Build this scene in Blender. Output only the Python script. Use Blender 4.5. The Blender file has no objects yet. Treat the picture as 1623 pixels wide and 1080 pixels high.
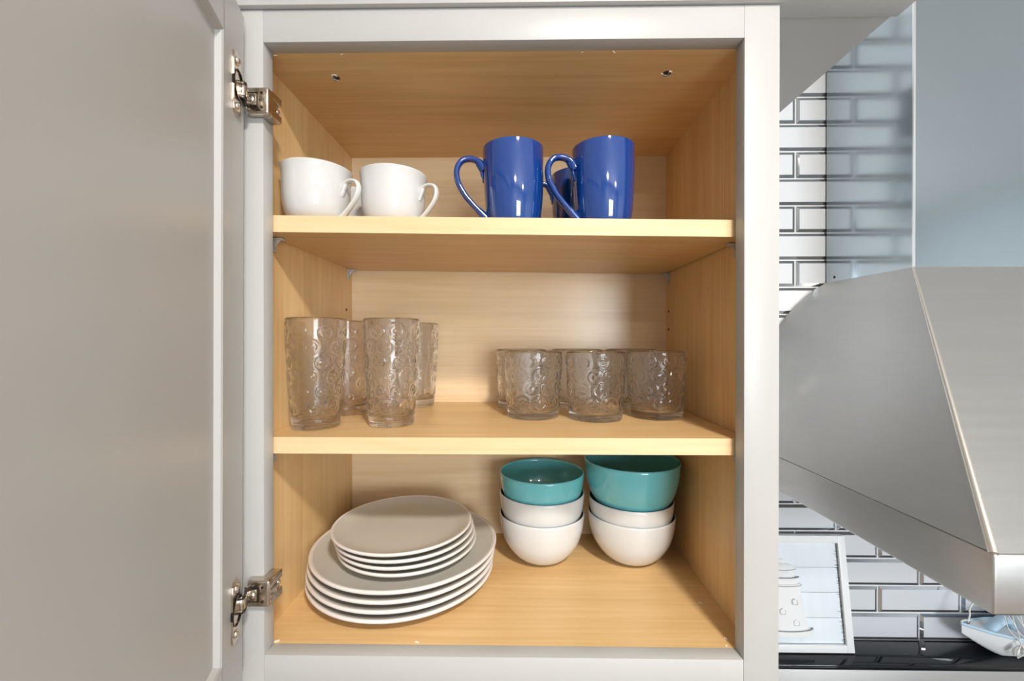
import bpy, bmesh, math, random
from mathutils import Vector, Matrix
random.seed(7)
PI = math.pi
ZB = 1.40                                  # height of the cabinet opening's lower edge above the floor
scene = bpy.context.scene
COL = scene.collection

# ------------------------------------------------------------------ camera
cam_d = bpy.data.cameras.new('camera'); cam = bpy.data.objects.new('camera', cam_d); COL.objects.link(cam)
cam_d.sensor_width = 36.0; cam_d.lens = 669.57 / 1623 * 36.0; cam_d.clip_start = 0.01
cam.location = (0.01757, -0.46839, 0.35415 + ZB)
cam.rotation_euler = (PI / 2 - 0.00288, 0, 0.01377)
scene.camera = cam

# ------------------------------------------------------------------ world, lights, exposure
w = bpy.data.worlds.new('world'); scene.world = w; w.use_nodes = True
w.node_tree.nodes['Background'].inputs[0].default_value = (0.80, 0.90, 1.0, 1)
w.node_tree.nodes['Background'].inputs[1].default_value = 1.0

def area(name, loc, target, sx, sy, power, col, shape='RECTANGLE'):
    d = bpy.data.lights.new(name, 'AREA'); d.shape = shape; d.size = sx; d.size_y = sy
    d.energy = power; d.color = col
    o = bpy.data.objects.new(name, d); COL.objects.link(o); o.location = loc
    o.rotation_euler = (Vector(target) - Vector(loc)).to_track_quat('-Z', 'Y').to_euler()
    return o
CEIL = 2.72; RX0, RX1, RY0, RY1 = -2.0, 3.2, -3.3, 0.32
area('window_daylight_rear', (1.2, RY0 - 0.02, 1.70), (1.2, 0, 1.70), 1.1, 1.2, 92, (0.90, 0.95, 1.0))
area('downlight_glow', (0.42, -1.15, CEIL - 0.022), (0.42, -1.15, 0), 0.18, 0.18, 44, (1.0, 0.93, 0.84), 'DISK')
for lx, ly in ((0.35, -2.7), (1.9, -2.6)): area('downlight_glow', (lx, ly, CEIL - 0.022), (lx, ly, 0), 0.30, 0.30, 14, (1.0, 0.97, 0.93), 'DISK')  # rear pair added to brighten the room walls and their reflections

vs = scene.view_settings
scene.display_settings.display_device = 'sRGB'
vs.view_transform = 'Standard'; vs.look = 'None'; vs.exposure = -0.23; vs.gamma = 1.0; vs.use_curve_mapping = False
cy = scene.cycles
cy.use_denoising = True; cy.max_bounces = 24; cy.transmission_bounces = 24; cy.glossy_bounces = 8; cy.diffuse_bounces = 4
cy.transparent_max_bounces = 16; cy.sample_clamp_indirect = 8.0; cy.blur_glossy = 0.6

# ------------------------------------------------------------------ materials
def mat(name, col, rough=0.5, metal=0.0, coat=0.0, **kw):
    m = bpy.data.materials.new(name); m.use_nodes = True
    b = m.node_tree.nodes['Principled BSDF']
    b.inputs['Base Color'].default_value = (*col, 1); b.inputs['Roughness'].default_value = rough
    b.inputs['Metallic'].default_value = metal; b.inputs['Coat Weight'].default_value = coat
    b.inputs['Coat Roughness'].default_value = 0.04
    for k, v in kw.items(): b.inputs[k.replace('_', ' ')].default_value = v
    return m
def nodes(m): return m.node_tree.nodes, m.node_tree.links, m.node_tree.nodes['Principled BSDF']
def noise_col(m, c1, c2, scale, detail=4, rough_var=None, stretch=(1, 1, 1), bump=0.0):
    n, l, b = nodes(m)
    tc = n.new('ShaderNodeTexCoord'); mp = n.new('ShaderNodeMapping'); mp.inputs['Scale'].default_value = stretch
    nz = n.new('ShaderNodeTexNoise'); nz.inputs['Scale'].default_value = scale; nz.inputs['Detail'].default_value = detail
    rp = n.new('ShaderNodeValToRGB'); rp.color_ramp.elements[0].position = 0.3; rp.color_ramp.elements[1].position = 0.7
    rp.color_ramp.elements[0].color = (*c1, 1); rp.color_ramp.elements[1].color = (*c2, 1)
    l.new(tc.outputs['Object'], mp.inputs[0]); l.new(mp.outputs[0], nz.inputs['Vector'])
    l.new(nz.outputs['Fac'], rp.inputs[0]); l.new(rp.outputs[0], b.inputs['Base Color'])
    if rough_var:
        mr = n.new('ShaderNodeMapRange'); mr.inputs['To Min'].default_value = rough_var[0]; mr.inputs['To Max'].default_value = rough_var[1]
        l.new(nz.outputs['Fac'], mr.inputs['Value']); l.new(mr.outputs[0], b.inputs['Roughness'])
    if bump:
        bp = n.new('ShaderNodeBump'); bp.inputs['Strength'].default_value = bump; bp.inputs['Distance'].default_value = 0.0006
        l.new(nz.outputs['Fac'], bp.inputs['Height']); l.new(bp.outputs[0], b.inputs['Normal'])
    return m
def wood(name, axis, c_dark, c_light, rough=0.38):
    """maple laminate: fine long fibres plus broader soft figure along one axis"""
    m = mat(name, c_light, rough); n, l, b = nodes(m)
    tc = n.new('ShaderNodeTexCoord')
    def branch(long, across, scale, detail, dist):
        mp = n.new('ShaderNodeMapping'); s = [across] * 3; s['xyz'.index(axis)] = long; mp.inputs['Scale'].default_value = s
        nz = n.new('ShaderNodeTexNoise'); nz.inputs['Scale'].default_value = scale; nz.inputs['Detail'].default_value = detail
        nz.inputs['Distortion'].default_value = dist
        l.new(tc.outputs['Object'], mp.inputs[0]); l.new(mp.outputs[0], nz.inputs['Vector']); return nz.outputs['Fac']
    f1 = branch(1.2, 60, 3.0, 6, 0.2); f2 = branch(0.9, 9, 3.5, 3, 1.2)
    mx = n.new('ShaderNodeMix'); mx.data_type = 'FLOAT'; mx.inputs[0].default_value = 0.55
    l.new(f1, mx.inputs[2]); l.new(f2, mx.inputs[3])
    rp = n.new('ShaderNodeValToRGB'); rp.color_ramp.elements[0].position = 0.30; rp.color_ramp.elements[1].position = 0.62
    rp.color_ramp.elements[0].color = (*c_dark, 1); rp.color_ramp.elements[1].color = (*c_light, 1)
    l.new(mx.outputs[0], rp.inputs[0]); l.new(rp.outputs[0], b.inputs['Base Color'])
    return m
WD, WL = (0.66, 0.405, 0.165), (0.80, 0.545, 0.265)
M = {
    'paint': noise_col(mat('grey_paint', (0.5, 0.5, 0.49), 0.36), (0.465, 0.462, 0.450), (0.49, 0.485, 0.472), 5, 3),
    'wood_x': wood('maple_along', 'x', WD, WL), 'wood_z': wood('maple_upright', 'z', WD, WL),
    'wood_back': wood('maple_back_board', 'x', (0.74, 0.535, 0.31), (0.84, 0.645, 0.41), 0.27),
    'edge': wood('maple_edge_band', 'x', (0.70, 0.47, 0.24), (0.80, 0.58, 0.34), 0.34),
    'white': mat('white_china', (0.63, 0.63, 0.62), 0.10, 0, 0.5),
    'blue': mat('cobalt_glaze', (0.002, 0.042, 0.23), 0.06, 0, 0.8, IOR=1.7),
    'teal': mat('teal_glaze', (0.14, 0.49, 0.54), 0.14, 0, 0.5),
    'bowl': noise_col(mat('off_white_glaze', (0.76, 0.76, 0.74), 0.14, 0, 0.4), (0.64, 0.645, 0.64), (0.665, 0.67, 0.665), 20, 2),
    'plate': noise_col(mat('stone_grey_glaze', (0.55, 0.53, 0.48), 0.32), (0.545, 0.525, 0.475), (0.575, 0.555, 0.505), 18, 3),
    'rim': mat('lit_plate_rim', (0.74, 0.69, 0.65), 0.30),  # paler than the plate glaze, painting in the light the edges catch
    'glass': mat('clear_glass', (1.0, 1.0, 1.0), 0.0, Transmission_Weight=1.0, IOR=1.44),
    'nickel': mat('nickel', (0.62, 0.54, 0.45), 0.20, 1.0),
    'nickel_dark': mat('nickel_dark', (0.10, 0.085, 0.07), 0.35, 1.0),
    'screw': mat('screw_steel', (0.75, 0.70, 0.64), 0.22, 1.0),
    'clip': mat('clear_plastic', (0.88, 0.86, 0.84), 0.25, Transmission_Weight=0.45, IOR=1.45),
    'hole': mat('black_plug', (0.012, 0.011, 0.010), 0.6), 'chip': mat('raw_chip', (0.85, 0.76, 0.62), 0.8),
    'steel': noise_col(mat('brushed_steel', (0.60, 0.60, 0.60), 0.3, 1.0), (0.525, 0.52, 0.51), (0.545, 0.54, 0.53), 30, 3, (0.36, 0.41), (0.15, 1, 6)),
    'flue': noise_col(mat('polished_flue_steel', (0.5, 0.6, 0.65), 0.1, 1.0), (0.42, 0.485, 0.525), (0.45, 0.51, 0.545), 6, 4, (0.12, 0.16)),
    'seam': mat('seam_highlight', (0.86, 0.80, 0.72), 0.35, 1.0),  # paler and warmer than the canopy: a highlight put into the colour
    'flue_edge': mat('flue_edge', (0.88, 0.89, 0.90), 0.25, 1.0),
    'tile': noise_col(mat('white_glazed_tile', (0.82, 0.83, 0.845), 0.07, 0, 0.3), (0.68, 0.70, 0.725), (0.71, 0.73, 0.755), 4, 1),
    'tile_edge': mat('darkened_bevel', (0.50, 0.52, 0.55), 0.05, 0.85),  # white glaze greyed and made metallic to stand in for dark reflections
    'grout': noise_col(mat('white_grout', (0.80, 0.80, 0.80), 0.85), (0.76, 0.76, 0.76), (0.83, 0.83, 0.83), 60, 3),
    'black_glass': mat('black_glass', (0.006, 0.008, 0.011), 0.05),
    'frame_white': mat('white_lacquer', (0.87, 0.87, 0.87), 0.35),
    'board_blue': noise_col(mat('pale_blue_board', (0.72, 0.80, 0.87), 0.7), (0.78, 0.84, 0.89), (0.82, 0.88, 0.92), 12, 3, None, (4, 1, 1)),
    'relief': mat('white_relief', (0.86, 0.86, 0.85), 0.6), 'line': mat('pencil_grey', (0.30, 0.31, 0.32), 0.8),
    'sepia': mat('dark_splinter', (0.07, 0.055, 0.045), 0.8),
    'boat_white': mat('boat_white', (0.82, 0.84, 0.85), 0.6), 'boat_blue': mat('boat_blue', (0.48, 0.66, 0.80), 0.55),
    'rope': mat('white_cotton', (0.82, 0.81, 0.78), 0.9), 'ring': mat('eyelet', (0.16, 0.16, 0.16), 0.4, 0.8),
    'wall': noise_col(mat('wall_paint', (0.6, 0.63, 0.65), 0.7), (0.68, 0.72, 0.74), (0.70, 0.74, 0.76), 3, 2),
    'ceiling': mat('ceiling_paint', (0.82, 0.82, 0.82), 0.8),
    'floor': wood('floor_plank', 'x', (0.25, 0.19, 0.14), (0.36, 0.28, 0.21), 0.4),
    'lamp': mat('lamp_ring', (0.8, 0.8, 0.8), 0.4),
}

# drinking glass: clear body whose thin wall also lets light straight through
n, l, b = nodes(M['glass']); tr = n.new('ShaderNodeBsdfTransparent'); tr.inputs[0].default_value = (0.975, 0.98, 0.978, 1)
ms = n.new('ShaderNodeMixShader'); ms.inputs[0].default_value = 0.90
l.new(b.outputs[0], ms.inputs[2]); l.new(tr.outputs[0], ms.inputs[1]); l.new(ms.outputs[0], n['Material Output'].inputs['Surface'])

# ------------------------------------------------------------------ mesh helpers
def add_box(bm, x0, x1, y0, y1, z0, z1, bev=0.0, seg=2):
    v = [bm.verts.new(c) for c in ((x0, y0, z0), (x1, y0, z0), (x1, y1, z0), (x0, y1, z0), (x0, y0, z1), (x1, y0, z1), (x1, y1, z1), (x0, y1, z1))]
    fs = [bm.faces.new([v[i] for i in f]) for f in ((0, 3, 2, 1), (4, 5, 6, 7), (0, 1, 5, 4), (1, 2, 6, 5), (2, 3, 7, 6), (3, 0, 4, 7))]
    if bev:
        es = list({e for f in fs for e in f.edges})
        bmesh.ops.bevel(bm, geom=es, offset=bev, segments=seg, affect='EDGES', profile=0.5)
def add_lathe(bm, prof, seg=64, a0=0.0):
    rings = []
    for r, z in prof:
        if r < 1e-6: rings.append([bm.verts.new((0, 0, z))])
        else: rings.append([bm.verts.new((r * math.cos(a0 + 2 * PI * i / seg), r * math.sin(a0 + 2 * PI * i / seg), z)) for i in range(seg)])
    for a, b in zip(rings, rings[1:]):
        for i in range(seg):
            j = (i + 1) % seg
            if len(a) == 1 and len(b) == 1: continue
            if len(a) == 1: bm.faces.new((a[0], b[j], b[i]))
            elif len(b) == 1: bm.faces.new((a[i], a[j], b[0]))
            else: bm.faces.new((a[i], a[j], b[j], b[i]))
def spline(pts, n):
    """Catmull-Rom through points of any dimension, n samples per span"""
    P = [pts[0]] + list(pts) + [pts[-1]]; out = []
    for k in range(1, len(P) - 2):
        p0, p1, p2, p3 = P[k - 1], P[k], P[k + 1], P[k + 2]
        for s in range(n):
            t = s / n
            out.append(tuple(0.5 * (2 * b + (c - a) * t + (2 * a - 5 * b + 4 * c - d) * t * t + (3 * b - a - 3 * c + d) * t ** 3) for a, b, c, d in zip(p0, p1, p2, p3)))
    out.append(tuple(pts[-1])); return out
def add_tube(bm, pts, ra, rb=None, seg=12, up=(0, 1, 0)):
    """sweep an ellipse; ra in the plane of the path, rb along 'up'; floats or per-point lists"""
    n = len(pts); P = [Vector(p) for p in pts]; up = Vector(up)
    ra = ra if isinstance(ra, (list, tuple)) else [ra] * n
    rb = ra if rb is None else (rb if isinstance(rb, (list, tuple)) else [rb] * n)
    rings = []
    for i in range(n):
        t = (P[min(i + 1, n - 1)] - P[max(i - 1, 0)]).normalized()
        s = up.cross(t)
        s = s.normalized() if s.length > 1e-5 else t.orthogonal().normalized()
        u = t.cross(s).normalized()
        rings.append([bm.verts.new(P[i] + s * ra[i] * math.cos(2 * PI * k / seg) + u * rb[i] * math.sin(2 * PI * k / seg)) for k in range(seg)])
    for a, b in zip(rings, rings[1:]):
        for k in range(seg):
            j = (k + 1) % seg; bm.faces.new((a[k], a[j], b[j], b[k]))
    bm.faces.new(rings[0][::-1]); bm.faces.new(rings[-1])
def add_prism(bm, poly, lo, hi, axis='y'):
    """poly: 2D outline; axis y -> (x,z) outline, x -> (y,z), z -> (x,y)"""
    def P(a, b, c): return {'y': (a, c, b), 'x': (c, a, b), 'z': (a, b, c)}[axis]
    A = [bm.verts.new(P(a, b, lo)) for a, b in poly]; B = [bm.verts.new(P(a, b, hi)) for a, b in poly]
    n = len(poly); bm.faces.new(A[::-1]); bm.faces.new(B)
    for i in range(n): bm.faces.new((A[i], A[(i + 1) % n], B[(i + 1) % n], B[i]))
def obj(name, bm, m, parent=None, smooth=None, kind=None, label=None):
    bmesh.ops.recalc_face_normals(bm, faces=bm.faces)
    me = bpy.data.meshes.new(name); bm.to_mesh(me); bm.free()
    for x in (m if isinstance(m, (list, tuple)) else [m]): me.materials.append(M[x])
    if smooth is not None:
        me.polygons.foreach_set('use_smooth', [True] * len(me.polygons))
        if smooth < 180: me.set_sharp_from_angle(angle=math.radians(smooth))
    o = bpy.data.objects.new(name, me); COL.objects.link(o); o.parent = parent
    if kind: o['kind'] = kind
    if label: o['label'] = label
    return o
def box(name, m, parent, x0, x1, y0, y1, z0, z1, bev=0.0, **kw):
    bm = bmesh.new(); add_box(bm, x0, x1, y0, y1, z0, z1, bev)
    return obj(name, bm, m, parent, 40 if bev else None, **kw)
def tag(o, label, cat, group=None, kind=None):
    o['label'] = label; o['category'] = cat
    if group: o['group'] = group
    if kind: o['kind'] = kind
    return o
def empty(name, loc=(0, 0, 0), rz=0.0):
    o = bpy.data.objects.new(name, None); COL.objects.link(o); o.location = loc; o.rotation_euler = (0, 0, rz); o.empty_display_size = 0.02
    return o
def copy_tree(o, parent=None):
    c = o.copy(); COL.objects.link(c); c.parent = parent
    for ch in [x for x in bpy.data.objects if x.parent == o]: copy_tree(ch, c)
    return c
def struct(o, label, cat): return tag(o, label, cat, kind='structure')

# All of the scene below is laid out with z = 0 at the lower edge of the cabinet opening; everything is raised by ZB at the end.
# ------------------------------------------------------------------ the room
FL = -ZB; CL = CEIL - ZB; TH = 0.12
struct(box('floor', 'floor', None, RX0 - TH, RX1 + TH, RY0 - TH, RY1 + TH, FL - 0.1, FL), 'brown plank kitchen floor', 'floor')
struct(box('ceiling', 'ceiling', None, RX0 - TH, RX1 + TH, RY0 - TH, RY1 + TH, CL, CL + 0.1), 'white painted kitchen ceiling', 'ceiling')
struct(box('wall_left', 'wall', None, RX0 - TH, RX0, RY0, RY1, FL, CL), 'pale painted wall on the left', 'wall')
def wall_with_window(name, axis, a0, a1, plane, out, w0, w1, z0, z1):
    bm = bmesh.new(); lo, hi = min(plane, plane + out), max(plane, plane + out)
    for p0, p1, q0, q1 in ((a0, w0, FL, CL), (w1, a1, FL, CL), (w0, w1, FL, z0), (w0, w1, z1, CL)):
        if axis == 'x': add_box(bm, p0, p1, lo, hi, q0, q1)
        else: add_box(bm, lo, hi, p0, p1, q0, q1)
    return obj(name, bm, 'wall')
struct(wall_with_window('wall_rear', 'x', RX0, RX1, RY0, -TH, 0.65, 1.75, -0.30, 0.90), 'pale painted wall behind the camera with a window', 'wall')
struct(box('wall_right', 'wall', None, RX1, RX1 + TH, RY0, RY1, FL, CL), 'pale painted wall on the right', 'wall')
def window(name, axis, plane, w0, w1, z0, z1, label):
    def bars(lst):
        bm = bmesh.new()
        for p0, p1, q0, q1 in lst:
            if axis == 'x': add_box(bm, p0, p1, plane, plane + 0.03, q0, q1)
            else: add_box(bm, plane - 0.03, plane, p0, p1, q0, q1)
        return bm
    f = obj(name, bars([(w0, w0 + .05, z0, z1), (w1 - .05, w1, z0, z1), (w0 + .05, w1 - .05, z0, z0 + .05), (w0 + .05, w1 - .05, z1 - .05, z1)]), 'frame_white')
    mid = (w0 + w1) / 2; mz = (z0 + z1) / 2
    obj('glazing_bar', bars([(mid - .018, mid + .018, z0 + .05, z1 - .05)]), 'frame_white', f)
    obj('glazing_bar', bars([(w0 + .05, w1 - .05, mz - .015, mz + .015)]), 'frame_white', f)
    struct(f, label, 'window')
window('window_1', 'x', RY0, 0.65, 1.75, -0.30, 0.90, 'white framed window in the wall behind the camera')
for lx, ly, lab in ((0.42, -1.15, 'round ceiling downlight in front of the open cabinet'), (0.35, -2.7, 'added unseen ceiling downlight near the rear wall left of the window'), (1.9, -2.6, 'added unseen ceiling downlight near the rear wall right of the window')):  # the rear two are fittings for the added room-brightening lamps
    bm = bmesh.new(); add_lathe(bm, [(0.15, 0), (0.18, 0), (0.18, -0.018), (0.155, -0.02), (0.15, 0)], 40)
    o = obj('ceiling_light', bm, 'lamp', None, 40); o.location = (lx, ly, CL); tag(o, lab, 'light', 'ceiling downlights')

# tiled wall behind cabinet and hood
TY = 0.312
wb = struct(box('wall_back', 'grout', None, RX0, RX1, RY1, RY1 + TH, FL, CL), 'kitchen wall tiled with white bevelled subway tiles behind the hood', 'wall')
box('grout_bed', 'grout', wb, 0.3065, 1.44, TY + 0.0025, RY1 + 0.002, -0.35, 0.95); box('grout_bed', 'grout', wb, -0.50, 0.3065, TY + 0.0025, RY1 + 0.002, -0.35, -0.045)
def tile_mesh(wd, ht, bev=0.0052, cut_l=False, cut_r=False):
    """bevelled tile, face towards -Y, left-bottom at origin"""
    bm = bmesh.new(); g = 0.0013
    x0, x1, z0, z1 = (0 if cut_l else g), wd - (0 if cut_r else g), g, ht - g
    a = [bm.verts.new(c) for c in ((x0, 0.006, z0), (x1, 0.006, z0), (x1, 0.006, z1), (x0, 0.006, z1))]
    b = [bm.verts.new(c) for c in ((x0, 0.0015, z0), (x1, 0.0015, z0), (x1, 0.0015, z1), (x0, 0.0015, z1))]
    xl, xr = x0 + (0 if cut_l else bev), x1 - (0 if cut_r else bev)
    c = [bm.verts.new(k) for k in ((xl, -0.0008, z0 + bev), (xr, -0.0008, z0 + bev), (xr, -0.0008, z1 - bev), (xl, -0.0008, z1 - bev))]
    bm.faces.new(c); bm.faces.new(a[::-1])
    for p, q in ((a, b), (b, c)):
        for i in range(4):
            f = bm.faces.new((p[i], p[(i + 1) % 4], q[(i + 1) % 4], q[i])); f.material_index = 1 if q is c else 0
    return bm
PX, PZ = 0.1505, 0.0497
first = {}
for n in range(-3, 23):
    z = -0.1965 + n * PZ
    ph = 0.526 if n % 2 else 0.526 + PX / 2
    XL = 0.3065 if z + PZ > -0.042 else -0.50        # below the cabinet the tiling runs on to the left
    k0 = math.floor((XL - ph) / PX); k1 = math.floor((0.3065 - ph) / PX) + 8
    for k in range(k0, k1):
        x = ph + k * PX; x1 = x + PX
        xa = max(x, XL)
        if x1 - xa < 0.012: continue
        key = (round(x1 - xa, 4), x < XL)
        if key in first:
            o = first[key].copy(); COL.objects.link(o)
        else:
            o = obj('tile', tile_mesh(x1 - xa, PZ, cut_l=key[1]), ['tile', 'tile_edge'], wb); first[key] = o
        o.location = (xa, TY, z + random.uniform(-.0002, .0002)); o.rotation_euler = (random.uniform(-.003, .003), 0, random.uniform(-.003, .003))

# soffit strip over the cabinet, running on to the right as a short shelf-like box
sf = box('trim_1', 'paint', None, -0.60, 0.451, -0.006, 0.0215, 0.7225, 0.80, 0.001)
struct(sf, 'grey painted soffit running over the open cabinet and past its right side', 'soffit')
box('soffit_board', 'paint', sf, -0.60, 0.444, 0.0225, 0.318, 0.7237, 0.80)

# ------------------------------------------------------------------ the wall cabinet
OX, OH, FT = 0.2667, 0.6858, 0.019           # opening half width, opening height, face frame thickness
IX, IB = 0.286, 0.3014                        # interior half width, interior back
OUT = 0.305; ZT = 0.7218; ZL = -0.036
cab = empty('wall_cabinet', (0, 0.15, ZL))
tag(cab, 'grey painted wall cabinet with its door open showing a maple interior and two shelves', 'cabinet')
CO = Vector((0, 0.15, ZL))
def cpart(o):
    o.location = Vector(o.location) - CO if o.parent == cab else o.location
    return o
for s in (-1, 1):
    x0, x1 = sorted((s * OX, s * OUT)); cpart(box('stile', 'paint', cab, x0, x1, 0, FT, ZL, ZT, 0.0006))
cpart(box('rail', 'paint', cab, -OX, OX, 0.0002, FT, OH, ZT - 0.0002, 0.0005)); cpart(box('rail', 'paint', cab, -OX, OX, 0.0002, FT, ZL + 0.0002, 0, 0.0005))
for s in (-1, 1):
    x0, x1 = sorted((s * IX, s * (OUT - 0.0045)))
    o = cpart(box('side_panel', 'wood_z', cab, x0, x1, FT, IB + 0.008, ZL + 0.003, ZT - 0.003))
    x0, x1 = sorted((s * (OUT - 0.0045), s * (OUT - 0.0005))); cpart(box('outer_skin', 'paint', cab, x0, x1, FT, IB + 0.008, ZL + 0.003, ZT - 0.003))
cpart(box('top_panel', 'wood_x', cab, -IX, IX, FT, IB, OH, OH + 0.014)); cpart(box('bottom_panel', 'wood_x', cab, -IX, IX, FT, IB, -0.014, 0))
cpart(box('back_panel', 'wood_back', cab, -IX, IX, IB, IB + 0.006, -0.014, OH + 0.014))

def shelf(z_top, tilt, th, gap_l, gap_r, yb):
    bm = bmesh.new(); add_box(bm, -IX + gap_l, IX - gap_r, 0.0232, yb, -th, 0, 0.0004, 1)
    o = obj('shelf', bm, 'wood_x', cab, 40)
    bm = bmesh.new(); add_box(bm, -IX + gap_l, IX - gap_r, 0.0222, 0.0232, -th, 0)
    obj('edge_band', bm, 'edge', o)
    o.location = Vector((0, 0, z_top)) - CO; o.rotation_euler = (0, tilt, 0)
    return o
UPZ, UPT = 0.4955, 0.0142
shelf(UPZ, UPT, 0.0195, 0.0010, 0.0035, 0.298); shelf(0.2395, 0.0003, 0.0192, 0.0008, 0.0012, 0.300)
def up_z(x): return UPZ - math.tan(UPT) * x
def clip(x, y, z, s):
    """clear shelf support: wall plate, ledge and gusset; s = +1 on the right-hand side"""
    bm = bmesh.new()
    add_box(bm, *sorted((x, x - s * 0.0022)), y - 0.0045, y + 0.0045, z - 0.017, z, 0.0004, 1)
    add_box(bm, *sorted((x - s * 0.002, x - s * 0.013)), y - 0.0045, y + 0.0045, z - 0.0024, z - 0.0002, 0.0004, 1)
    add_prism(bm, [(x - s * 0.002, z - 0.002), (x - s * 0.010, z - 0.002), (x - s * 0.002, z - 0.011)], y - 0.001, y + 0.001, 'y')
    cpart(obj('shelf_clip', bm, 'clip', cab, label='clear plastic shelf support clip'))
for x, s in ((-IX, -1), (IX, 1)):
    for y in (0.052, 0.285):
        clip(x, y, up_z(x) - 0.0198 - (0.0003), s); clip(x, y, 0.2200, s)
for x, y in ((-0.2125, 0.0646), (0.2022, 0.0611)):                     # plugged mounting holes in the cabinet roof
    bm = bmesh.new(); add_lathe(bm, [(0, -0.0006), (0.0042, -0.0006), (0.0044, 0.003)], 20)
    h = obj('mounting_hole', bm, 'hole', cab, label='black plugged screw hole in the cabinet roof'); h.location = Vector((x, y, OH)) - CO
    bm = bmesh.new()
    for a in range(9):
        an = a * 0.42 + 1.6 if x < 0 else a * 0.42 - 0.6; r = 0.0047; q = random.uniform(.0009, .0019)
        add_box(bm, r * math.cos(an) - q, r * math.cos(an) + q, r * math.sin(an) - q, r * math.sin(an) + q, -0.0011, 0.0005)
    obj('splinter_ring', bm, 'chip', h)
for x, y, z in ((-IX, 0.2757, 0.4066), (IX, 0.2868, 0.4037), (-IX, 0.2757, 0.3746), (IX, 0.2868, 0.3717)):   # shelf pin holes
    bm = bmesh.new(); add_lathe(bm, [(0, -0.0004), (0.0024, -0.0004), (0.0024, 0.0006), (0, 0.0006)], 14)
    h = obj('pin_hole', bm, 'hole', cab); h.location = Vector((x, y, z)) - CO; h.rotation_euler = (0, PI / 2, 0)
for x, y, z in ((-0.2645, 0.0205, OH - .001), (-0.187, 0.0205, OH - .0006), (0.092, 0.0205, OH - .0008), (0.128, 0.0205, OH - .0008), (0.258, 0.021, 0.0006), (0.263, 0.033, 0.0006), (-0.2645, 0.0215, 0.0006), (0.262, 0.10, 0.001), (-0.1, 0.022, .0005)):
    bm = bmesh.new(); q = random.uniform(.0008, .0016); add_box(bm, -q * 1.8, q * 1.8, -q * .6, q * .6, -q * .4, q * .4)
    h = obj('paint_chip', bm, 'chip', cab); h.location = Vector((x, y, z)) - CO; h.rotation_euler = (0.2, 0.1, random.uniform(-.8, .8))

# door: local x runs from the hinge edge to the free edge, local -y is the inner face, z up
DA = math.radians(17.5)
ds = Vector((math.sin(DA), -math.cos(DA), 0)); dn = Vector((math.cos(DA), math.sin(DA), 0))   # along the door, inner normal
DOORW, DZ0, DZ1, SW, RW = 0.559, -0.0145, 0.7040, 0.064, 0.0585
dm = Matrix(((ds.x, -dn.x, 0, -0.2820), (ds.y, -dn.y, 0, -0.0120), (0, 0, 1, 0), (0, 0, 0, 1)))
tiltm = Matrix.Translation((0, 0, 0.35)) @ Matrix.Rotation(0.0045, 4, 'Y') @ Matrix.Translation((0, 0, -0.35))
dm = Matrix.Translation(-CO) @ Matrix.Translation((0, 0, 0)) @ Matrix.Translation(Vector((-0.282, -0.012, 0))) @ tiltm @ Matrix.Translation(Vector((0.282, 0.012, 0))) @ dm
# centre panel with a sloping sticking profile round it
bm = bmesh.new(); add_box(bm, SW - 0.004, DOORW - SW + 0.004, 0.0062, 0.0125, DZ0 + RW - 0.004, DZ1 - RW + 0.004)
door = obj('door', bm, 'paint', cab); door.matrix_local = dm
door['label'] = 'grey recessed-panel door swung open towards the camera'
def door_bar(name, x0, x1, z0, z1, inner):
    """flat bar 19 mm thick with a sloped inner edge towards the panel"""
    bm = bmesh.new(); g = 0.0048
    if inner in ('+x', '-x'):
        xs = (x0, x1) if inner == '+x' else (x1, x0); s = 1 if inner == '+x' else -1
        poly = [(xs[0], 0), (xs[1] - s * g, 0), (xs[1] - s * g * .55, 0.0012), (xs[1], 0.0062), (xs[1], 0.0190), (xs[0], 0.0190)]
        add_prism(bm, poly, z0, z1, 'z')
    else:
        zs = (z0, z1) if inner == '+z' else (z1, z0); s = 1 if inner == '+z' else -1
        poly = [(0, zs[0]), (0, zs[1] - s * g), (0.0012, zs[1] - s * g * .55), (0.0062, zs[1]), (0.0190, zs[1]), (0.0190, zs[0])]
        add_prism(bm, poly, x0, x1, 'x')
    obj(name, bm, 'paint', door)
door_bar('door_stile', 0, SW, DZ0, DZ1, '+x'); door_bar('door_stile', DOORW - SW, DOORW, DZ0, DZ1, '-x')
door_bar('door_rail', SW - 0.0062, DOORW - SW + 0.0062, DZ0, DZ0 + RW, '+z'); door_bar('door_rail', SW - 0.0062, DOORW - SW + 0.0062, DZ1 - RW, DZ1, '-z')

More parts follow.
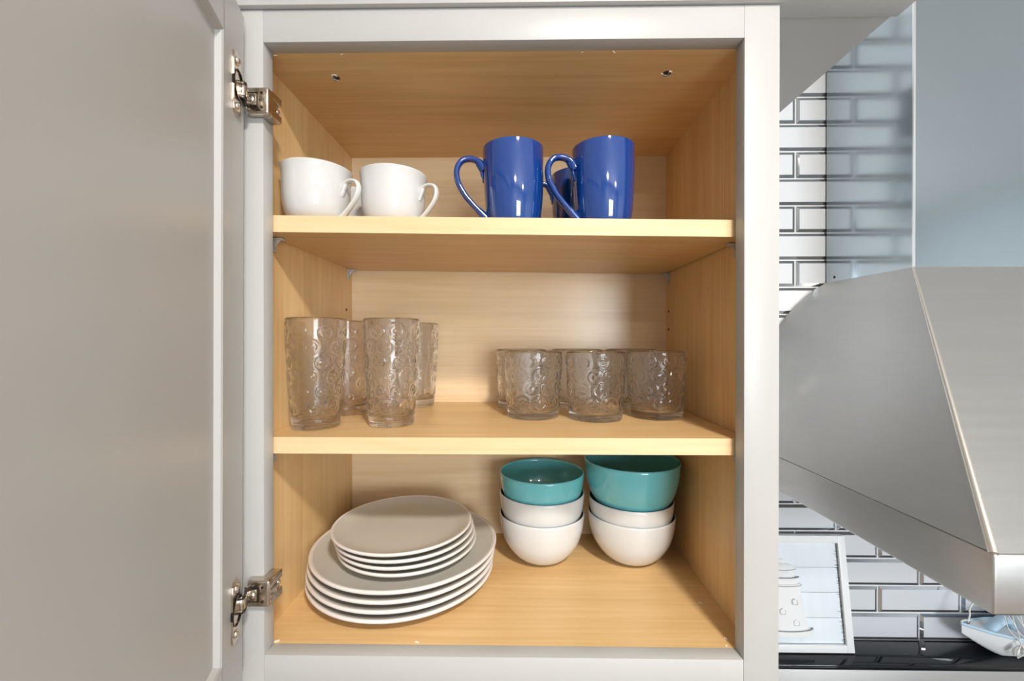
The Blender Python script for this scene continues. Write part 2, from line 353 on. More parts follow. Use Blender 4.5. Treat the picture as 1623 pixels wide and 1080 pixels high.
# hinges
def hinge(zc, flip):
    f = -1 if flip else 1
    # bracket wrapped round the inner edge of the stile
    bm = bmesh.new(); add_box(bm, -0.2800, -0.2548, -0.0105, -0.0004, -0.0145, 0.0145, 0.0022, 3)
    h = obj('hinge', bm, 'nickel', cab, 40); h.location = Vector((0, 0, zc)) - CO
    h['label'] = 'nickel compact hinge on the open door'
    bm = bmesh.new()                                              # side cheek with an open slot
    for z0, z1 in ((-0.0145, -0.0055), (0.0055, 0.0145)): add_box(bm, -0.2664, -0.2547, -0.003, 0.0165, z0, z1, 0.0012, 2)
    add_box(bm, -0.2664, -0.2549, -0.003, 0.0055, -0.0056, 0.0056)
    obj('side_cheek', bm, 'nickel', h, 40)
    bm = bmesh.new(); add_box(bm, -0.2664, -0.2585, 0.0056, 0.0158, -0.0052, 0.0052); obj('slot', bm, 'nickel_dark', h)
    for dy, dz in ((0.0085, 0.0012), (0.0125, -0.0010)):
        bm = bmesh.new(); add_lathe(bm, [(0, 0.0034), (0.0014, 0.0034), (0.0032, 0.0022), (0.0034, 0)], 16)
        q = obj('screw', bm, 'screw', h, 60); q.location = (-0.2588, dy, dz * f); q.rotation_euler = (0, PI / 2, 0)
    # recess plate, central screw and two rivets on the front face
    bm = bmesh.new(); add_box(bm, -0.2785, -0.2655, -0.0114, -0.0103, -0.0085, 0.0085, 0.0004, 1); obj('recess_plate', bm, 'nickel_dark', h)
    bm = bmesh.new(); add_box(bm, -0.2762, -0.2672, -0.0128, -0.0110, -0.0066, 0.0066, 0.0006, 2); obj('spring_box', bm, 'nickel', h, 40)
    bm = bmesh.new(); add_lathe(bm, [(0, 0.0012), (0.0030, 0.0010), (0.0036, 0)], 18)
    q = obj('screw', bm, 'screw', h, 60); q.location = (-0.2722, -0.0128, 0); q.rotation_euler = (PI / 2, 0, 0)
    for dz in (-0.0078, 0.0078):
        bm = bmesh.new(); add_lathe(bm, [(0, 0.0008), (0.0014, 0.0008), (0.0016, 0)], 12)
        q = obj('rivet', bm, 'nickel_dark', h); q.location = (-0.2620, -0.0105, dz); q.rotation_euler = (PI / 2, 0, 0)
    # cup flange on the door, built in door coordinates then moved to the hinge
    loc = Matrix.Translation(Vector((0, 0, -zc)) + CO) @ dm
    def on_door(name, bm, m, smooth=40):
        bmesh.ops.transform(bm, matrix=loc @ Matrix.Translation((0, 0, zc + 0.002 * f)), verts=bm.verts); return obj(name, bm, m, h, smooth)
    bm = bmesh.new(); S0 = 0.0255; pts = []
    half = [(0.0105, -0.0125), (0.0112, -0.018), (0.0112, -0.0245), (0.0095, -0.0295), (0.0050, -0.0322)]   # lower lobe
    out = [(S0 + a, b) for a, b in half] + [(S0 - a, b) for a, b in half[::-1]] + [(S0 - a, -b) for a, b in half] + [(S0 + a, -b) for a, b in half[::-1]]
    add_prism(bm, out, -0.0019, 0.0, 'y'); bmesh.ops.bevel(bm, geom=[e for e in bm.edges if all(abs(v.co.y + 0.0019) < 1e-5 for v in e.verts)], offset=0.0008, segments=2, affect='EDGES')
    on_door('cup_flange', bm, 'nickel')
    bm = bmesh.new(); add_lathe(bm, [(0.0150, 0.0032), (0.0140, 0.0034), (0.0132, 0.0024), (0.0128, -0.0002), (0, -0.0002)], 36)
    bmesh.ops.transform(bm, matrix=Matrix.Translation((S0 - 0.0015, 0, 0)) @ Matrix.Rotation(PI / 2, 4, 'X'), verts=bm.verts); on_door('cup', bm, 'nickel_dark')
    for dz in (-0.0235, 0.0235):
        bm = bmesh.new(); add_lathe(bm, [(0, 0.0022), (0.0024, 0.0028), (0.0042, 0.0020), (0.0046, 0.0)], 18)
        bmesh.ops.transform(bm, matrix=Matrix.Translation((S0, -0.0016, dz)) @ Matrix.Rotation(PI / 2, 4, 'X'), verts=bm.verts); on_door('screw', bm, 'screw', 60)
    # two arms from the cup to the bracket
    A = (Matrix.Translation(Vector((0, 0, -zc)) + CO) @ dm) @ Vector((0.020, -0.003, zc + 0.001))
    for dz, m, r in ((0.0, 'nickel', 0.0062), (-0.0072 * f, 'nickel_dark', 0.0022), (0.0072 * f, 'nickel_dark', 0.0022)):
        pts = spline([(A.x - 0.002, A.y, dz), (A.x + 0.003, A.y + 0.003, dz), (-0.2765, -0.0150, dz * .9), (-0.2740, -0.0095, dz * .8)], 4)
        bm = bmesh.new(); add_tube(bm, pts, 0.0014, r, 10, (0, 0, 1)); obj('arm', bm, m, h, 60)
    bm = bmesh.new(); add_tube(bm, [(-0.2786, -0.0118, -0.0100), (-0.2786, -0.0118, 0.0100)], 0.0023, None, 12, (0, 1, 0)); obj('pivot', bm, 'screw', h, 60)
    return h
hinge(0.6155, False); hinge(0.0745, True)

# ------------------------------------------------------------------ range hood
HX0, HX1, HYF, LZ0, LZ1, CX, CYF, CZ = 0.434, 1.194, -0.0935, 0.1115, 0.1665, 0.5783, 0.139, 0.4567
CX1 = HX0 + HX1 - CX; HYB = TY - 0.0045
hood = empty('range_hood', ((HX0 + HX1) / 2, 0.1, LZ0)); HO = Vector(hood.location)
tag(hood, 'stainless steel chimney range hood on the tiled wall right of the cabinet', 'range hood')
def hpart(o): o.location = Vector(o.location) - HO; return o
bm = bmesh.new()                                                    # sloping canopy skin
N = 14
def left_pt(t, y, mirror=False):
    """point on the side slope; t 0 at the lip, 1 at the flue; bulges into a shoulder towards the wall"""
    yf = HYF + (CYF - HYF) * t; yy = yf + (HYB - yf) * y
    x = HX0 + (CX - HX0) * t; z = LZ1 + (CZ - LZ1) * t
    b = max(0.0, (y - 0.35) / 0.65) ** 2 * math.sin(PI * t) ** 0.8
    x -= 0.036 * b; z += 0.030 * b
    x = max(x, HX0 - 0.001)
    return Vector(((HX0 + HX1 - x) if mirror else x, yy, z))
for mir in (False, True):
    g = [[bm.verts.new(left_pt(i / N, j / N, mir)) for j in range(N + 1)] for i in range(N + 1)]
    for i in range(N):
        for j in range(N):
            q = (g[i][j], g[i][j + 1], g[i + 1][j + 1], g[i + 1][j]); bm.faces.new(q if mir else q[::-1])
    if mir:
        bm.faces.new((gl[0][0], g[0][0], g[N][0], gl[N][0])) if False else None
    gl = g if not mir else gl
    if mir: gr = g
for i in range(N): bm.faces.new((gl[i][0], gr[i][0], gr[i + 1][0], gl[i + 1][0]))
bm.faces.new([gl[N][j] for j in range(N + 1)] + [gr[N][j] for j in range(N, -1, -1)])
bm.faces.new([gl[i][N] for i in range(N + 1)] + [gr[i][N] for i in range(N, -1, -1)])
bm.faces.new([gl[0][j] for j in range(N + 1)] + [gr[0][j] for j in range(N, -1, -1)])
hpart(obj('canopy', bm, 'steel', hood, 25))
for mx in (0, 1):                                                    # front corner seams; brighter warm steel paints in the highlight they catch
    a = Vector((HX0, HYF, LZ1)); b = Vector((CX, CYF, CZ))
    if mx: a.x = HX0 + HX1 - a.x; b.x = HX0 + HX1 - b.x
    bm = bmesh.new(); add_tube(bm, [a, b], [0.0036, 0.0014], None, 12, (1, 0, 0)); hpart(obj('corner_seam', bm, 'seam', hood, 60))
bm = bmesh.new(); add_box(bm, HX0, HX1, HYF, HYB, LZ0, LZ1 - 0.0006, 0.0025, 3)
hpart(obj('lip', bm, 'steel', hood, 30))
hpart(box('filter', 'nickel_dark', hood, HX0 + 0.03, HX1 - 0.03, HYF + 0.03, HYB - 0.03, LZ0 - 0.002, LZ0 + 0.001))
for lx in (0.60, 1.03):
    bm = bmesh.new(); add_lathe(bm, [(0, -0.0035), (0.024, -0.0035), (0.028, -0.0015), (0.028, 0.001)], 28)
    o = obj('lamp_lens', bm, 'lamp', hood, 40); o.location = Vector((lx, 0.10, LZ0 - 0.002)); hpart(o)
    d = bpy.data.lights.new('hood_lamp', 'AREA'); d.shape = 'DISK'; d.size = 0.05; d.energy = 0.22; d.color = (0.93, 0.96, 1.0)
    o = bpy.data.objects.new('hood_lamp', d); COL.objects.link(o); o.location = (lx, 0.10, LZ0 - 0.0065 + ZB)
fl = hpart(box('chimney', 'flue', hood, CX, CX1, CYF, HYB, CZ, CL - 0.003))
o = box('chimney_edge', 'flue_edge', hood, CX - 0.0008, CX + 0.0022, CYF - 0.0008, CYF + 0.0012, CZ + 0.0005, CL - 0.003); hpart(o)
bm = bmesh.new(); add_lathe(bm, [(0, 0.0008), (0.0022, 0.0006), (0.0026, 0)], 14)
o = obj('screw', bm, 'hole', hood); o.location = Vector((CX, 0.288, CZ + 0.0075)); o.rotation_euler = (0, -PI / 2, 0); hpart(o)

# ------------------------------------------------------------------ range below the hood
CZT = -0.193
rg = empty('range', (HX0 + 0.38, 0.0, FL)); RO = Vector(rg.location)
tag(rg, 'stainless kitchen range with a glossy black console ledge below the hood', 'range')
def rpart(o): o.location = Vector(o.location) - RO; return o
rpart(box('console', 'steel', rg, HX0, HX1, 0.2490, HYB, -0.48, CZT - 0.0085, 0.002))
rpart(box('console_top', 'black_glass', rg, HX0 - 0.001, HX1 + 0.001, 0.2455, HYB, CZT - 0.0080, CZT, 0.0015))
rpart(box('body', 'steel', rg, HX0, HX1, -0.33, HYB, FL + 0.09, -0.494)); rpart(box('plinth', 'hole', rg, HX0 + 0.02, HX1 - 0.02, -0.29, HYB, FL, FL + 0.089))
rpart(box('cooktop', 'black_glass', rg, HX0, HX1, -0.34, 0.2485, -0.4935, -0.482, 0.002)); rpart(box('oven_door', 'black_glass', rg, HX0 + 0.02, HX1 - 0.02, -0.355, -0.3305, FL + 0.28, -0.62, 0.003))
bm = bmesh.new(); add_tube(bm, [(HX0 + .06, -.385, -.65), (HX1 - .06, -.385, -.65)], .011, None, 14, (0, 0, 1)); add_box(bm, HX0 + .07, HX0 + .09, -.385, -.355, -.658, -.642); add_box(bm, HX1 - .09, HX1 - .07, -.385, -.355, -.658, -.642)
rpart(obj('door_handle', bm, 'steel', rg, 40))

# ------------------------------------------------------------------ lighthouse picture on the console
PW, PH, PD, PB = 0.205, 0.1940, 0.0145, 0.0125          # width, height, depth, border
pic = empty('picture_frame', (0.6025, 0.2705, CZT + 0.0022)); tag(pic, 'white box picture frame with a lighthouse relief leaning on the tiles', 'picture')
pic.rotation_euler = (-0.128, 0, -0.0)                 # local: x to the left is negative, z up along the picture, y into the wall
def pp(name, m, x0, x1, y0, y1, z0, z1, bev=0.0006, parent=pic, **kw): return box(name, m, parent, x0, x1, y0, y1, z0, z1, bev, **kw)
pp('frame_side', 'frame_white', -PB, 0, 0, PD - .002, 0, PH); pp('frame_side', 'frame_white', -PW, -PW + PB, 0, PD - .002, 0, PH)
pp('frame_side', 'frame_white', -PW + PB, -PB, 0, PD - .002, 0, PB); pp('frame_side', 'frame_white', -PW + PB, -PB, 0, PD - .002, PH - PB, PH)
NB = 4; bz0, bz1 = PB + .0005, PH - PB - .0005; bh = (bz1 - bz0) / NB
bk = pp('backing', 'line', -PW + PB, -PB, PD - 0.006, PD - 0.003, PB, PH - PB)
for i in range(NB):
    pp('plank', 'board_blue', -PW + PB, -PB - 0.0025 + random.uniform(-.0004, .0004), PD - 0.010, PD - 0.0058, bz0 + i * bh + 0.0003, bz0 + (i + 1) * bh - 0.0003, 0.0003)
bm = bmesh.new()                                        # dark splintered plank ends on the right
z = bz0
while z < bz1:
    L = random.choice((.001, .0014, .002, .003, .0045, .006)) * random.uniform(.6, 1.1); t = random.uniform(.0002, .0006)
    add_prism(bm, [(-PB - .0002, z - t), (-PB - .0002, z + t), (-PB - .0025 - L, z + random.uniform(-.0004, .0006))], PD - .0106, PD - .0100, 'y'); z += random.uniform(.0014, .0040)
obj('splintered_edge', bm, 'sepia', pic, kind='stuff')
# lighthouse relief: stacked half-round tiers
LXC = -0.1130; yb = PD - 0.0101
def tier(bm, prof, sq=0.30, seg=24):
    rings = []
    for r, z in prof: rings.append([bm.verts.new((LXC + r * math.cos(PI * i / seg), yb - r * sq * math.sin(PI * i / seg), z)) for i in range(seg + 1)])
    for a, b in zip(rings, rings[1:]):
        for i in range(seg): bm.faces.new((a[i], a[i + 1], b[i + 1], b[i]))
        bm.faces.new((a[seg], a[0], b[0], b[seg]))
    bm.faces.new(rings[0]); bm.faces.new(rings[-1])
def tpart(name, prof, m='relief', parent=pic, sq=0.30):
    bm = bmesh.new(); tier(bm, prof, sq); return obj(name, bm, m, parent, 40)
z0 = 0.030
lt = tpart('lighthouse', [(0.0460, z0), (0.0470, z0 + .003), (0.0455, z0 + .008), (0.0385, z0 + .010), (0.0360, z0 + .020), (0.0330, z0 + .040), (0.0300, z0 + .060), (0.0285, z0 + .079)]); lt['label'] = 'white lighthouse relief'
tpart('ledge_line', [(0.0462, z0 + .0080), (0.0466, z0 + .0090)], 'line', lt, .31)
tpart('gallery', [(0.0290, z0 + .0790), (0.0315, z0 + .0805), (0.0315, z0 + .0825), (0.0265, z0 + .0830), (0.0262, z0 + .0925), (0.0285, z0 + .0935)], parent=lt)
tpart('gallery_line', [(0.0322, z0 + .0798), (0.0324, z0 + .0806)], 'line', lt, .31); tpart('gallery_line', [(0.0292, z0 + .0930), (0.0294, z0 + .0938)], 'line', lt, .31)
tpart('lantern', [(0.0215, z0 + .0938), (0.0213, z0 + .1055), (0.0240, z0 + .1065)], parent=lt); tpart('dome', [(0.0240, z0 + .1066), (0.0200, z0 + .1120), (0.0110, z0 + .1155), (0.0065, z0 + .1165)], parent=lt)
tpart('dome_line', [(0.0244, z0 + .1062), (0.0246, z0 + .1069)], 'line', lt, .31); tpart('finial', [(0.0060, z0 + .1165), (0.0078, z0 + .1190), (0.0050, z0 + .1225), (0.0015, z0 + .124)], parent=lt)
for dx, dz in ((0.012, 0.052), (0.012, 0.018), (-0.010, 0.036)):
    bm = bmesh.new(); add_prism(bm, [(LXC + dx - .004, z0 + dz), (LXC + dx + .004, z0 + dz), (LXC + dx + .004, z0 + dz + .006), (LXC + dx, z0 + dz + .009), (LXC + dx - .004, z0 + dz + .006)], yb - .0118, yb - .006, 'y')
    a = obj('window_relief', bm, 'relief', lt)
    bm = bmesh.new(); add_box(bm, LXC + dx + .0040, LXC + dx + .0046, yb - .0119, yb - .006, z0 + dz, z0 + dz + .006); add_box(bm, LXC + dx - .004, LXC + dx + .0046, yb - .0119, yb - .006, z0 + dz - .0006, z0 + dz); obj('window_line', bm, 'line', lt)

# ------------------------------------------------------------------ toy fishing boat on the console
boat = empty('model_boat', (0.790, 0.2735, CZT), 0.0); tag(boat, 'small white and pale blue model boat draped with a rope net', 'model boat')
BL, BH, BW = 0.190, 0.046, 0.030                                     # length along +x, height, half beam; bow at the left
def hull_sec(t):
    wv = BW * min(1, (1.0 - (1 - min(t / 0.55, 1)) ** 2.2)); keel = 0.0005 + 0.037 * max(0, 1 - t / 0.33) ** 1.25
    sheer = BH + 0.010 * (1 - min(t / 0.6, 1)) ** 2 - 0.002
    return wv, keel, sheer
bm = bmesh.new(); rings = []; NT = 22; NS = 12
for i in range(NT + 1):
    t = i / NT; wv, keel, sh = hull_sec(t); keel = min(keel, sh - .002); ring = []
    for k in range(NS + 1):
        a = PI * k / NS; ring.append(bm.verts.new((t * BL - 0.004 * (keel * 18), -wv * math.cos(a) * (0.62 + 0.38 * (1 - math.sin(a))), sh - (sh - keel) * math.sin(a) ** 0.75)))
    rings.append(ring)
for a, b in zip(rings, rings[1:]):
    for k in range(NS): bm.faces.new((a[k], a[k + 1], b[k + 1], b[k]))
    bm.faces.new((a[NS], a[0], b[0], b[NS]))
bm.faces.new(rings[-1]); bm.faces.new(rings[0])
bmesh.ops.remove_doubles(bm, verts=bm.verts, dist=1e-6)
obj('hull', bm, 'boat_white', boat, 50)
for s in (-1, 1):
    bm = bmesh.new(); add_tube(bm, [(t * BL - 0.004 * (hull_sec(t)[1] * 18) - .001 * (t == 0), s * hull_sec(t)[0], hull_sec(t)[2]) for t in [i / 20 for i in range(21)]], 0.0016, 0.0026, 8, (0, 0, 1))
    obj('gunwale', bm, 'boat_blue', boat, 60)
bm = bmesh.new(); pts = spline([(0.034, -0.004, BH - .004), (0.042, -0.006, BH + .006), (0.054, -0.004, BH + .013), (0.068, 0, BH + .016), (0.082, 0.004, BH + .010), (0.090, 0.004, BH - .002)], 5)
add_tube(bm, pts, 0.0062, 0.0085, 14, (0, 1, 0)); obj('life_ring', bm, 'boat_blue', boat, 60)
bm = bmesh.new(); add_box(bm, 0.088, 0.160, -0.016, 0.016, BH - .003, BH + .034, 0.003); obj('cabin', bm, 'boat_white', boat, 40)
bm = bmesh.new(); add_tube(bm, spline([(0.100, 0, BH + .03), (0.100, 0, BH + .075), (0.100, 0, BH + .12)], 4), 0.0022, None, 10); obj('mast', bm, 'boat_white', boat, 60)
bm = bmesh.new(); pts = [(0.0085 + .0026 * math.cos(a), 0, BH + .0105 + .0026 * math.sin(a)) for a in [2 * PI * k / 16 for k in range(17)]]; add_tube(bm, pts, 0.0007, None, 8); obj('eyelet', bm, 'ring', boat, 60)
bm = bmesh.new(); add_tube(bm, spline([(-0.006, -.002, BH + .0125), (0.000, -.002, BH + .0155), (0.0070, -.0015, BH + .0145), (0.0090, 0, BH + .0125)], 5), 0.0010, None, 8); add_tube(bm, spline([(0.0088, 0, BH + .0115), (0.0110, 0, BH + .022), (0.0200, 0, BH + .048), (0.100, 0, BH + .118)], 6), 0.0012, None, 8); obj('rope', bm, 'rope', boat, 60)
net = None
for k in range(9):
    x = 0.060 + 0.0135 * k
    for d in (-1, 1):
        xa = x; xb = x + d * 0.0068; top = BH + .030
        pts = spline([(xa + d * .0034, -.012, top), (xb, -.022, BH + .012), (xa, -.0325, BH - .002), (xb, -.0335, BH - .016), (xa, -.0285, BH - .030)], 5)
        bm = bmesh.new(); add_tube(bm, pts, 0.00085, None, 6, (0, 0, 1)); obj('net_cord', bm, 'rope', boat, 60)
    bm = bmesh.new(); add_lathe(bm, [(0, -.0095), (.0022, -.0075), (.0042, -.002), (.0038, .003), (.0018, .0078), (0, .0092)], 14)
    o = obj('net_float', bm, 'rope', boat, 60); o.location = (x - .0045, -.0300, BH - .0165); o.rotation_euler = (0.25, 0.18, 0)

# ------------------------------------------------------------------ crockery builders
def lathe_obj(name, prof, m, parent=None, seg=72, sm=50):
    bm = bmesh.new(); add_lathe(bm, prof, seg); return obj(name, bm, m, parent, sm)
def white_cup(x, y, rz, label):
    t = empty('coffee_cup', (x, y, up_z(x) + 0.0003), rz); t.rotation_euler = (0, UPT, rz)
    outer = spline([(0.0255, 0), (0.0305, 0.0030), (0.0355, 0.0100), (0.0388, 0.0220), (0.0402, 0.0360), (0.0406, 0.0500), (0.0412, 0.0600), (0.0424, 0.0665)], 4)
    rim = [(0.0424, 0.0676), (0.0416, 0.0682), (0.0407, 0.0676)]
    inner = spline([(0.0402, 0.0640), (0.0380, 0.0500), (0.0372, 0.0330), (0.0345, 0.0160), (0.0280, 0.0075), (0.015, 0.0052)], 3)
    lathe_obj('body', [(0, 0.0012), (0.0215, 0.0012), (0.0225, 0)] + outer + rim + inner + [(0, 0.005)], 'white', t)
    pts = spline([(0.0385, 0.0425), (0.0450, 0.0485), (0.0530, 0.0505), (0.0610, 0.0480), (0.0640, 0.0400), (0.0610, 0.0300), (0.0530, 0.0195), (0.0440, 0.0105), (0.0365, 0.0050)], 5)
    n = len(pts); bm = bmesh.new()
    ra = [0.0022 + 0.0022 * max(0, 1 - i / 6) + 0.0014 * max(0, 1 - (n - 1 - i) / 7) for i in range(n)]
    rb = [0.0042 + 0.0008 * max(0, 1 - (n - 1 - i) / 9) for i in range(n)]
    add_tube(bm, [(a, 0, b) for a, b in pts], ra, rb, 14)
    add_tube(bm, [(a, 0, b) for a, b in spline([(0.0450, 0.0480), (0.0430, 0.0430), (0.0410, 0.0370), (0.0395, 0.0320)], 4)], [0.0022] * 6 + [0.0018] * 4 + [0.0012] * 3, 0.0032, 10)
    obj('handle', bm, 'white', t, 60)
    return tag(t, label, 'cup', 'white cups on the upper shelf')
white_cup(-0.2375, 0.0640, math.radians(-18), 'white coffee cup at the left end of the upper shelf, nearest the hinges')
white_cup(-0.1440, 0.0785, math.radians(-20), 'white coffee cup in front, second from the left, next to the blue mugs')
white_cup(-0.2330, 0.1540, math.radians(60), 'white coffee cup standing behind the other two white cups')
def blue_mug(x, y, rz, label):
    t = empty('mug', (x, y, up_z(x) + 0.0003), rz); t.rotation_euler = (0, UPT, rz)
    outer = spline([(0.0290, 0), (0.0312, 0.0018), (0.0335, 0.0090), (0.0358, 0.0230), (0.0374, 0.0420), (0.0384, 0.0660), (0.0389, 0.0985)], 4)
    rim = [(0.0388, 0.0998), (0.0377, 0.1003), (0.0366, 0.0996)]
    inner = spline([(0.0360, 0.0960), (0.0352, 0.0600), (0.0335, 0.0280), (0.0300, 0.0120), (0.0220, 0.0060)], 3)
    lathe_obj('body', [(0, 0.0012), (0.0255, 0.0012), (0.0265, 0)] + outer + rim + inner + [(0, 0.0055)], 'blue', t)
    pts = spline([(0.0365, 0.0730), (0.0435, 0.0835), (0.0540, 0.0878), (0.0650, 0.0850), (0.0715, 0.0740), (0.0705, 0.0590), (0.0625, 0.0430), (0.0520, 0.0300), (0.0425, 0.0200), (0.0335, 0.0110)], 5)
    n = len(pts); bm = bmesh.new()
    ra = [0.0038 + 0.0024 * max(0, 1 - i / 7) + 0.0026 * max(0, 1 - (n - 1 - i) / 8) for i in range(n)]
    add_tube(bm, [(a, 0, b) for a, b in pts], ra, [0.0058 + 0.0016 * max(0, 1 - i / 7) for i in range(n)], 16)
    add_tube(bm, [(a, 0, b) for a, b in spline([(0.0450, 0.0815), (0.0412, 0.0745), (0.0395, 0.0665), (0.0383, 0.0590)], 4)], [0.0030] * 5 + [0.0022] * 4 + [0.0013] * 4, 0.0040, 10)
    obj('handle', bm, 'blue', t, 60)
    return tag(t, label, 'mug', 'cobalt blue mugs on the upper shelf')
blue_mug(0.0128, 0.0725, math.radians(186), 'glossy cobalt blue mug in front, the left of the two blue mugs')
blue_mug(0.1265, 0.0690, math.radians(190), 'glossy cobalt blue mug in front at the right end of the upper shelf')
blue_mug(0.1070, 0.1560, math.radians(186), 'dark blue mug half hidden behind the two front blue mugs')

# embossed tumblers ------------------------------------------------
def tumbler_mesh(name, rb, rt, h, base, centers, nseg, nz):
    bm = bmesh.new(); rm = (rb + rt) / 2; circ = 2 * PI * rm
    def emboss(a, z):
        e = 0.0
        for ca, cz, cr in centers:
            dz = z - cz
            if abs(dz) > cr * 1.6: continue
            da = (a - ca + PI) % (2 * PI) - PI; d = math.hypot(da * rm, dz)
            if d > cr * 1.6: continue
            e += 0.00110 * math.exp(-((d - cr) / (cr * 0.20)) ** 2) + 0.00095 * math.exp(-(d / (cr * 0.33)) ** 2)
        return e
    prof = [(0.0, 0.0012, 0), (rb * 0.62, 0.0014, 0), (rb * 0.80, 0.0004, 0), (rb - 0.0022, 0.0, 0), (rb - 0.0007, 0.0007, 0), (rb, 0.0022, 0)]
    z0 = base * 0.95
    for i in range(nz + 1):
        z = 0.004 + (h - 0.0032 - 0.004) * i / nz; prof.append((rb + (rt - rb) * z / h, z, 1 if z0 < z < h - 0.006 else 0))
    prof += [(rt - 0.0002, h - 0.0012, 0), (rt - 0.0011, h, 0), (rt - 0.0020, h - 0.0010, 0)]
    for i in range(9):
        z = h - 0.004 - (h - 0.004 - base - 0.006) * i / 8; prof.append((rb + (rt - rb) * z / h - 0.0023, z, 0))
    ri = rb + (rt - rb) * base / h - 0.0024
    prof += [(ri - 0.0010, base + 0.0028, 0), (ri - 0.004, base + 0.0008, 0), (ri - 0.011, base, 0), (0, base + 0.0006, 0)]
    rings = []
    for r, z, f in prof:
        if r < 1e-6: rings.append([bm.verts.new((0, 0, z))]); continue
        row = []
        for k in range(nseg):
            a = 2 * PI * k / nseg; rr = r + (emboss(a, z) if f else 0); row.append(bm.verts.new((rr * math.cos(a), rr * math.sin(a), z)))
        rings.append(row)
    for a, b in zip(rings, rings[1:]):
        for i in range(nseg):
            j = (i + 1) % nseg
            if len(a) == 1: bm.faces.new((a[0], b[j], b[i]))
            elif len(b) == 1: bm.faces.new((a[i], a[j], b[0]))
            else: bm.faces.new((a[i], a[j], b[j], b[i]))
    return obj(name, bm, 'glass', None, 180)
def ring_centers(rows, per, z0, z1, r0, r1):
    out = []
    for i in range(rows):
        for k in range(per):
            out.append(((k + 0.5 * (i % 2) + random.uniform(-.12, .12)) * 2 * PI / per, z0 + (z1 - z0) * i / (rows - 1) + random.uniform(-.0015, .0015), random.choice((r0, r1, (r0 + r1) / 2))))
    return out
SZ = 0.2397
tall0 = tumbler_mesh('tall_glass', 0.0295, 0.0372, 0.1420, 0.0120, ring_centers(6, 8, 0.028, 0.124, 0.0062, 0.0088), 168, 92)
tall = [(-0.2472, 0.0835, 0.3, 'tall clear embossed glass at the left end of the middle shelf, frontmost'),
        (-0.1530, 0.1015, 1.7, 'tall clear embossed glass in front, second from the left on the middle shelf'),
        (-0.2470, 0.1830, 2.9, 'tall clear embossed glass standing behind the leftmost tall glass'),
        (-0.1570, 0.2590, 4.1, 'tall clear embossed glass at the back, right behind the second tall glass')]
short0 = tumbler_mesh('short_glass', 0.0380, 0.0432, 0.0975, 0.0095, ring_centers(4, 10, 0.024, 0.083, 0.0072, 0.0092), 176, 66)
short = [(0.0405, 0.1625, 0.5, 'short clear embossed tumbler, left of the three in the front row'),
         (0.1305, 0.1470, 1.3, 'short clear embossed tumbler, middle one of the front row'),
         (0.2228, 0.1640, 2.6, 'short clear embossed tumbler, right one of the front row beside the cabinet wall'),
         (0.0225, 0.2560, 3.3, 'short clear embossed tumbler in the back row, furthest left'),
         (0.1180, 0.2560, 4.4, 'short clear embossed tumbler in the back row, behind the middle one'),
         (0.2120, 0.2560, 5.2, 'short clear embossed tumbler in the back row, at the right')]
for src, lst, grp in ((tall0, tall, 'tall embossed glasses on the middle shelf'), (short0, short, 'short embossed tumblers on the middle shelf')):
    for i, (x, y, rz, lab) in enumerate(lst):
        o = src if i == 0 else src.copy()
        if i: COL.objects.link(o)
        o.location = (x, y, SZ); o.rotation_euler = (0, 0, rz); tag(o, lab, 'glass', grp)

# plates ------------------------------------------------
def plate_mesh(name, R, k):
    """coupe plate; R rim radius, k height scale; rim and underside are paler, painting in light on the edges"""
    s = R / 0.132
    def P(r, z): return (r * s, z * k)
    under = [(0, 0.0075 * k), P(0.066, 0.0075), P(0.068, 0.0004), P(0.073, 0.0), P(0.076, 0.0022)] + [P(*q) for q in spline([(0.080, 0.0050), (0.098, 0.0072), (0.116, 0.0104), (0.1285, 0.0148)], 4)]
    rim = [P(0.1308, 0.0165), P(0.1318, 0.0182), P(0.1316, 0.0198), P(0.1304, 0.0208), P(0.1288, 0.0206)]
    top = [P(*q) for q in spline([(0.1265, 0.0196), (0.116, 0.0160), (0.104, 0.0130), (0.090, 0.0117), (0.060, 0.0114)], 4)] + [(0, 0.0114 * k)]
    bm = bmesh.new(); add_lathe(bm, under + rim + top, 112)
    n0 = len(under) - 1
    for f in bm.faces:
        c = f.calc_center_median(); r = math.hypot(c.x, c.y)
        f.material_index = 1 if (r > 0.1265 * s or c.z < 0.0105 * k) else 0
    return obj(name, bm, ['plate', 'rim'], None, 60)
big = [(-0.1530, 0.1605), (-0.1520, 0.1600), (-0.1500, 0.1600), (-0.1480, 0.1600)]
bl = ['large grey plate at the very bottom of the plate stack', 'large grey plate second from the bottom of the plate stack',
      'large grey plate third from the bottom of the plate stack', 'large grey plate with the small plates stacked on it']
sm = [(-0.1415, 0.1470), (-0.1430, 0.1450), (-0.1450, 0.1425), (-0.1475, 0.1400)]
sl = ['small grey plate lowest of the small plates, resting on the large plates', 'small grey plate second from the bottom of the small plates',
      'small grey plate directly under the topmost plate', 'small grey plate on top of the whole plate stack']
z = 0.0004
p0 = plate_mesh('dinner_plate', 0.1335, 1.0)
for i, (x, y) in enumerate(big):
    o = p0 if i == 0 else p0.copy()
    if i: COL.objects.link(o)
    o.location = (x, y, z); o.rotation_euler = (0, 0, i * 0.7); tag(o, bl[i], 'plate', 'large plates stacked on the cabinet floor'); z += 0.0116
p1 = plate_mesh('side_plate', 0.0980, 0.82)
for i, (x, y) in enumerate(sm):
    o = p1 if i == 0 else p1.copy()
    if i: COL.objects.link(o)
    o.location = (x, y, z); o.rotation_euler = (0, 0, i * 0.9); tag(o, sl[i], 'plate', 'small plates stacked on the large plates'); z += 0.0096

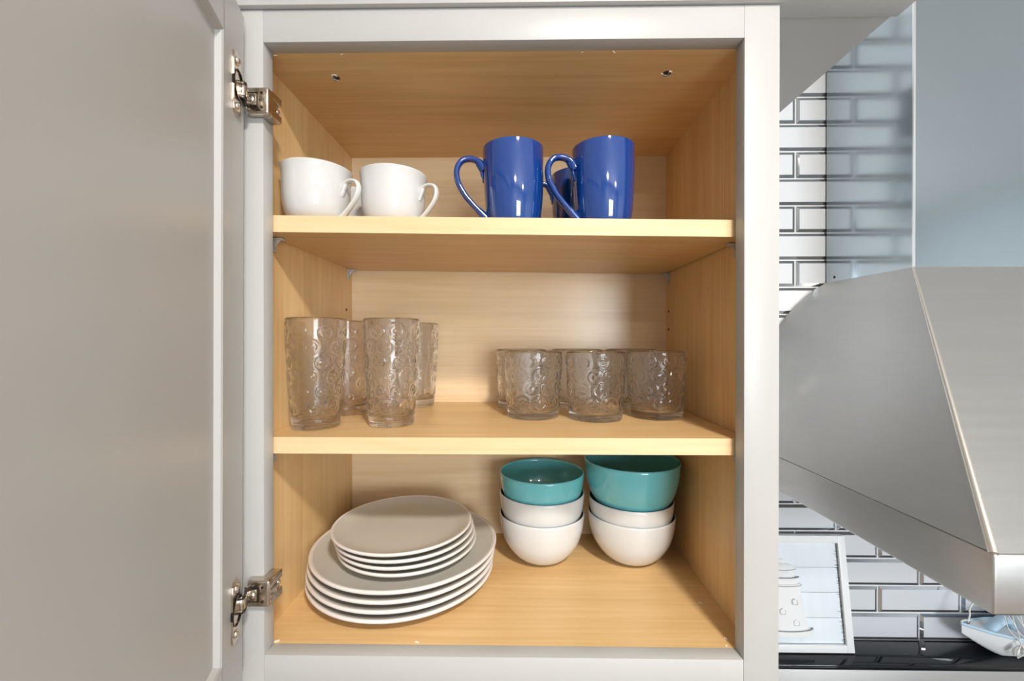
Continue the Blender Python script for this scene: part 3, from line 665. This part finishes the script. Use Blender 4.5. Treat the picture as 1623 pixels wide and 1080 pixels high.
# bowls ------------------------------------------------
def bowl_mesh(name, R, H, m, th=0.0025):
    s, v = R / 0.0685, H / 0.075
    outer = [(a * s, b * v) for a, b in spline([(0.0270, 0.0), (0.0300, 0.0012), (0.0420, 0.0085), (0.0530, 0.0205), (0.0612, 0.0350), (0.0660, 0.0520), (0.0680, 0.0660), (0.0685, 0.0738)], 4)]
    rim = [(R - 0.0006, H + 0.0004), (R - th / 2, H + 0.0010), (R - th + 0.0006, H + 0.0004)]
    inner = [(max(a - th * (1.0 if b > 0.02 else 1.0), 0.002), b + th * (0.0 if b > 0.06 * v else (1 - b / (0.06 * v)) * 1.2)) for a, b in outer[::-1][1:]]
    bm = bmesh.new(); add_lathe(bm, [(0, 0.0015), (0.0225 * s, 0.0015), (0.0240 * s, 0)] + outer + rim + inner + [(0, 0.0040)], 88)
    return obj(name, bm, m, None, 60)
def put_bowl(o, x, y, z, label, tilt=(0, 0)):
    o.location = (x, y, z); o.rotation_euler = (tilt[0], tilt[1], 0); tag(o, label, 'bowl', 'bowls stacked on the cabinet floor')
white0 = bowl_mesh('bowl', 0.0685, 0.0750, 'bowl'); teal0 = bowl_mesh('bowl', 0.0680, 0.0750, 'teal'); white1 = bowl_mesh('bowl', 0.0668, 0.0720, 'bowl'); teal1 = bowl_mesh('bowl', 0.0755, 0.0900, 'teal')
LBX, LBY, RBX, RBY = 0.0565, 0.2190, 0.2010, 0.2190
put_bowl(white0, LBX, LBY, 0.0004, 'white bowl at the bottom of the left bowl stack, next to the plates')
def cp(o): c = o.copy(); COL.objects.link(c); return c
put_bowl(cp(white0), LBX, LBY, 0.0335, 'white bowl in the middle of the left bowl stack')
put_bowl(teal0, LBX, LBY, 0.0655, 'smaller teal bowl on top of the left bowl stack')
put_bowl(cp(white0), RBX, RBY, 0.0004, 'white bowl at the bottom of the right bowl stack, near the right cabinet wall')
put_bowl(white1, RBX - .0005, RBY, 0.0268, 'white bowl in the middle of the right bowl stack')
put_bowl(teal1, RBX + .0006, RBY - .0004, 0.0705, 'larger deep teal bowl on top of the right bowl stack', (0, 0.0))

# raise everything so the floor lies at z = 0
for o in scene.objects:
    if o.parent is None and o.type in ('MESH', 'EMPTY'): o.location.z += ZB
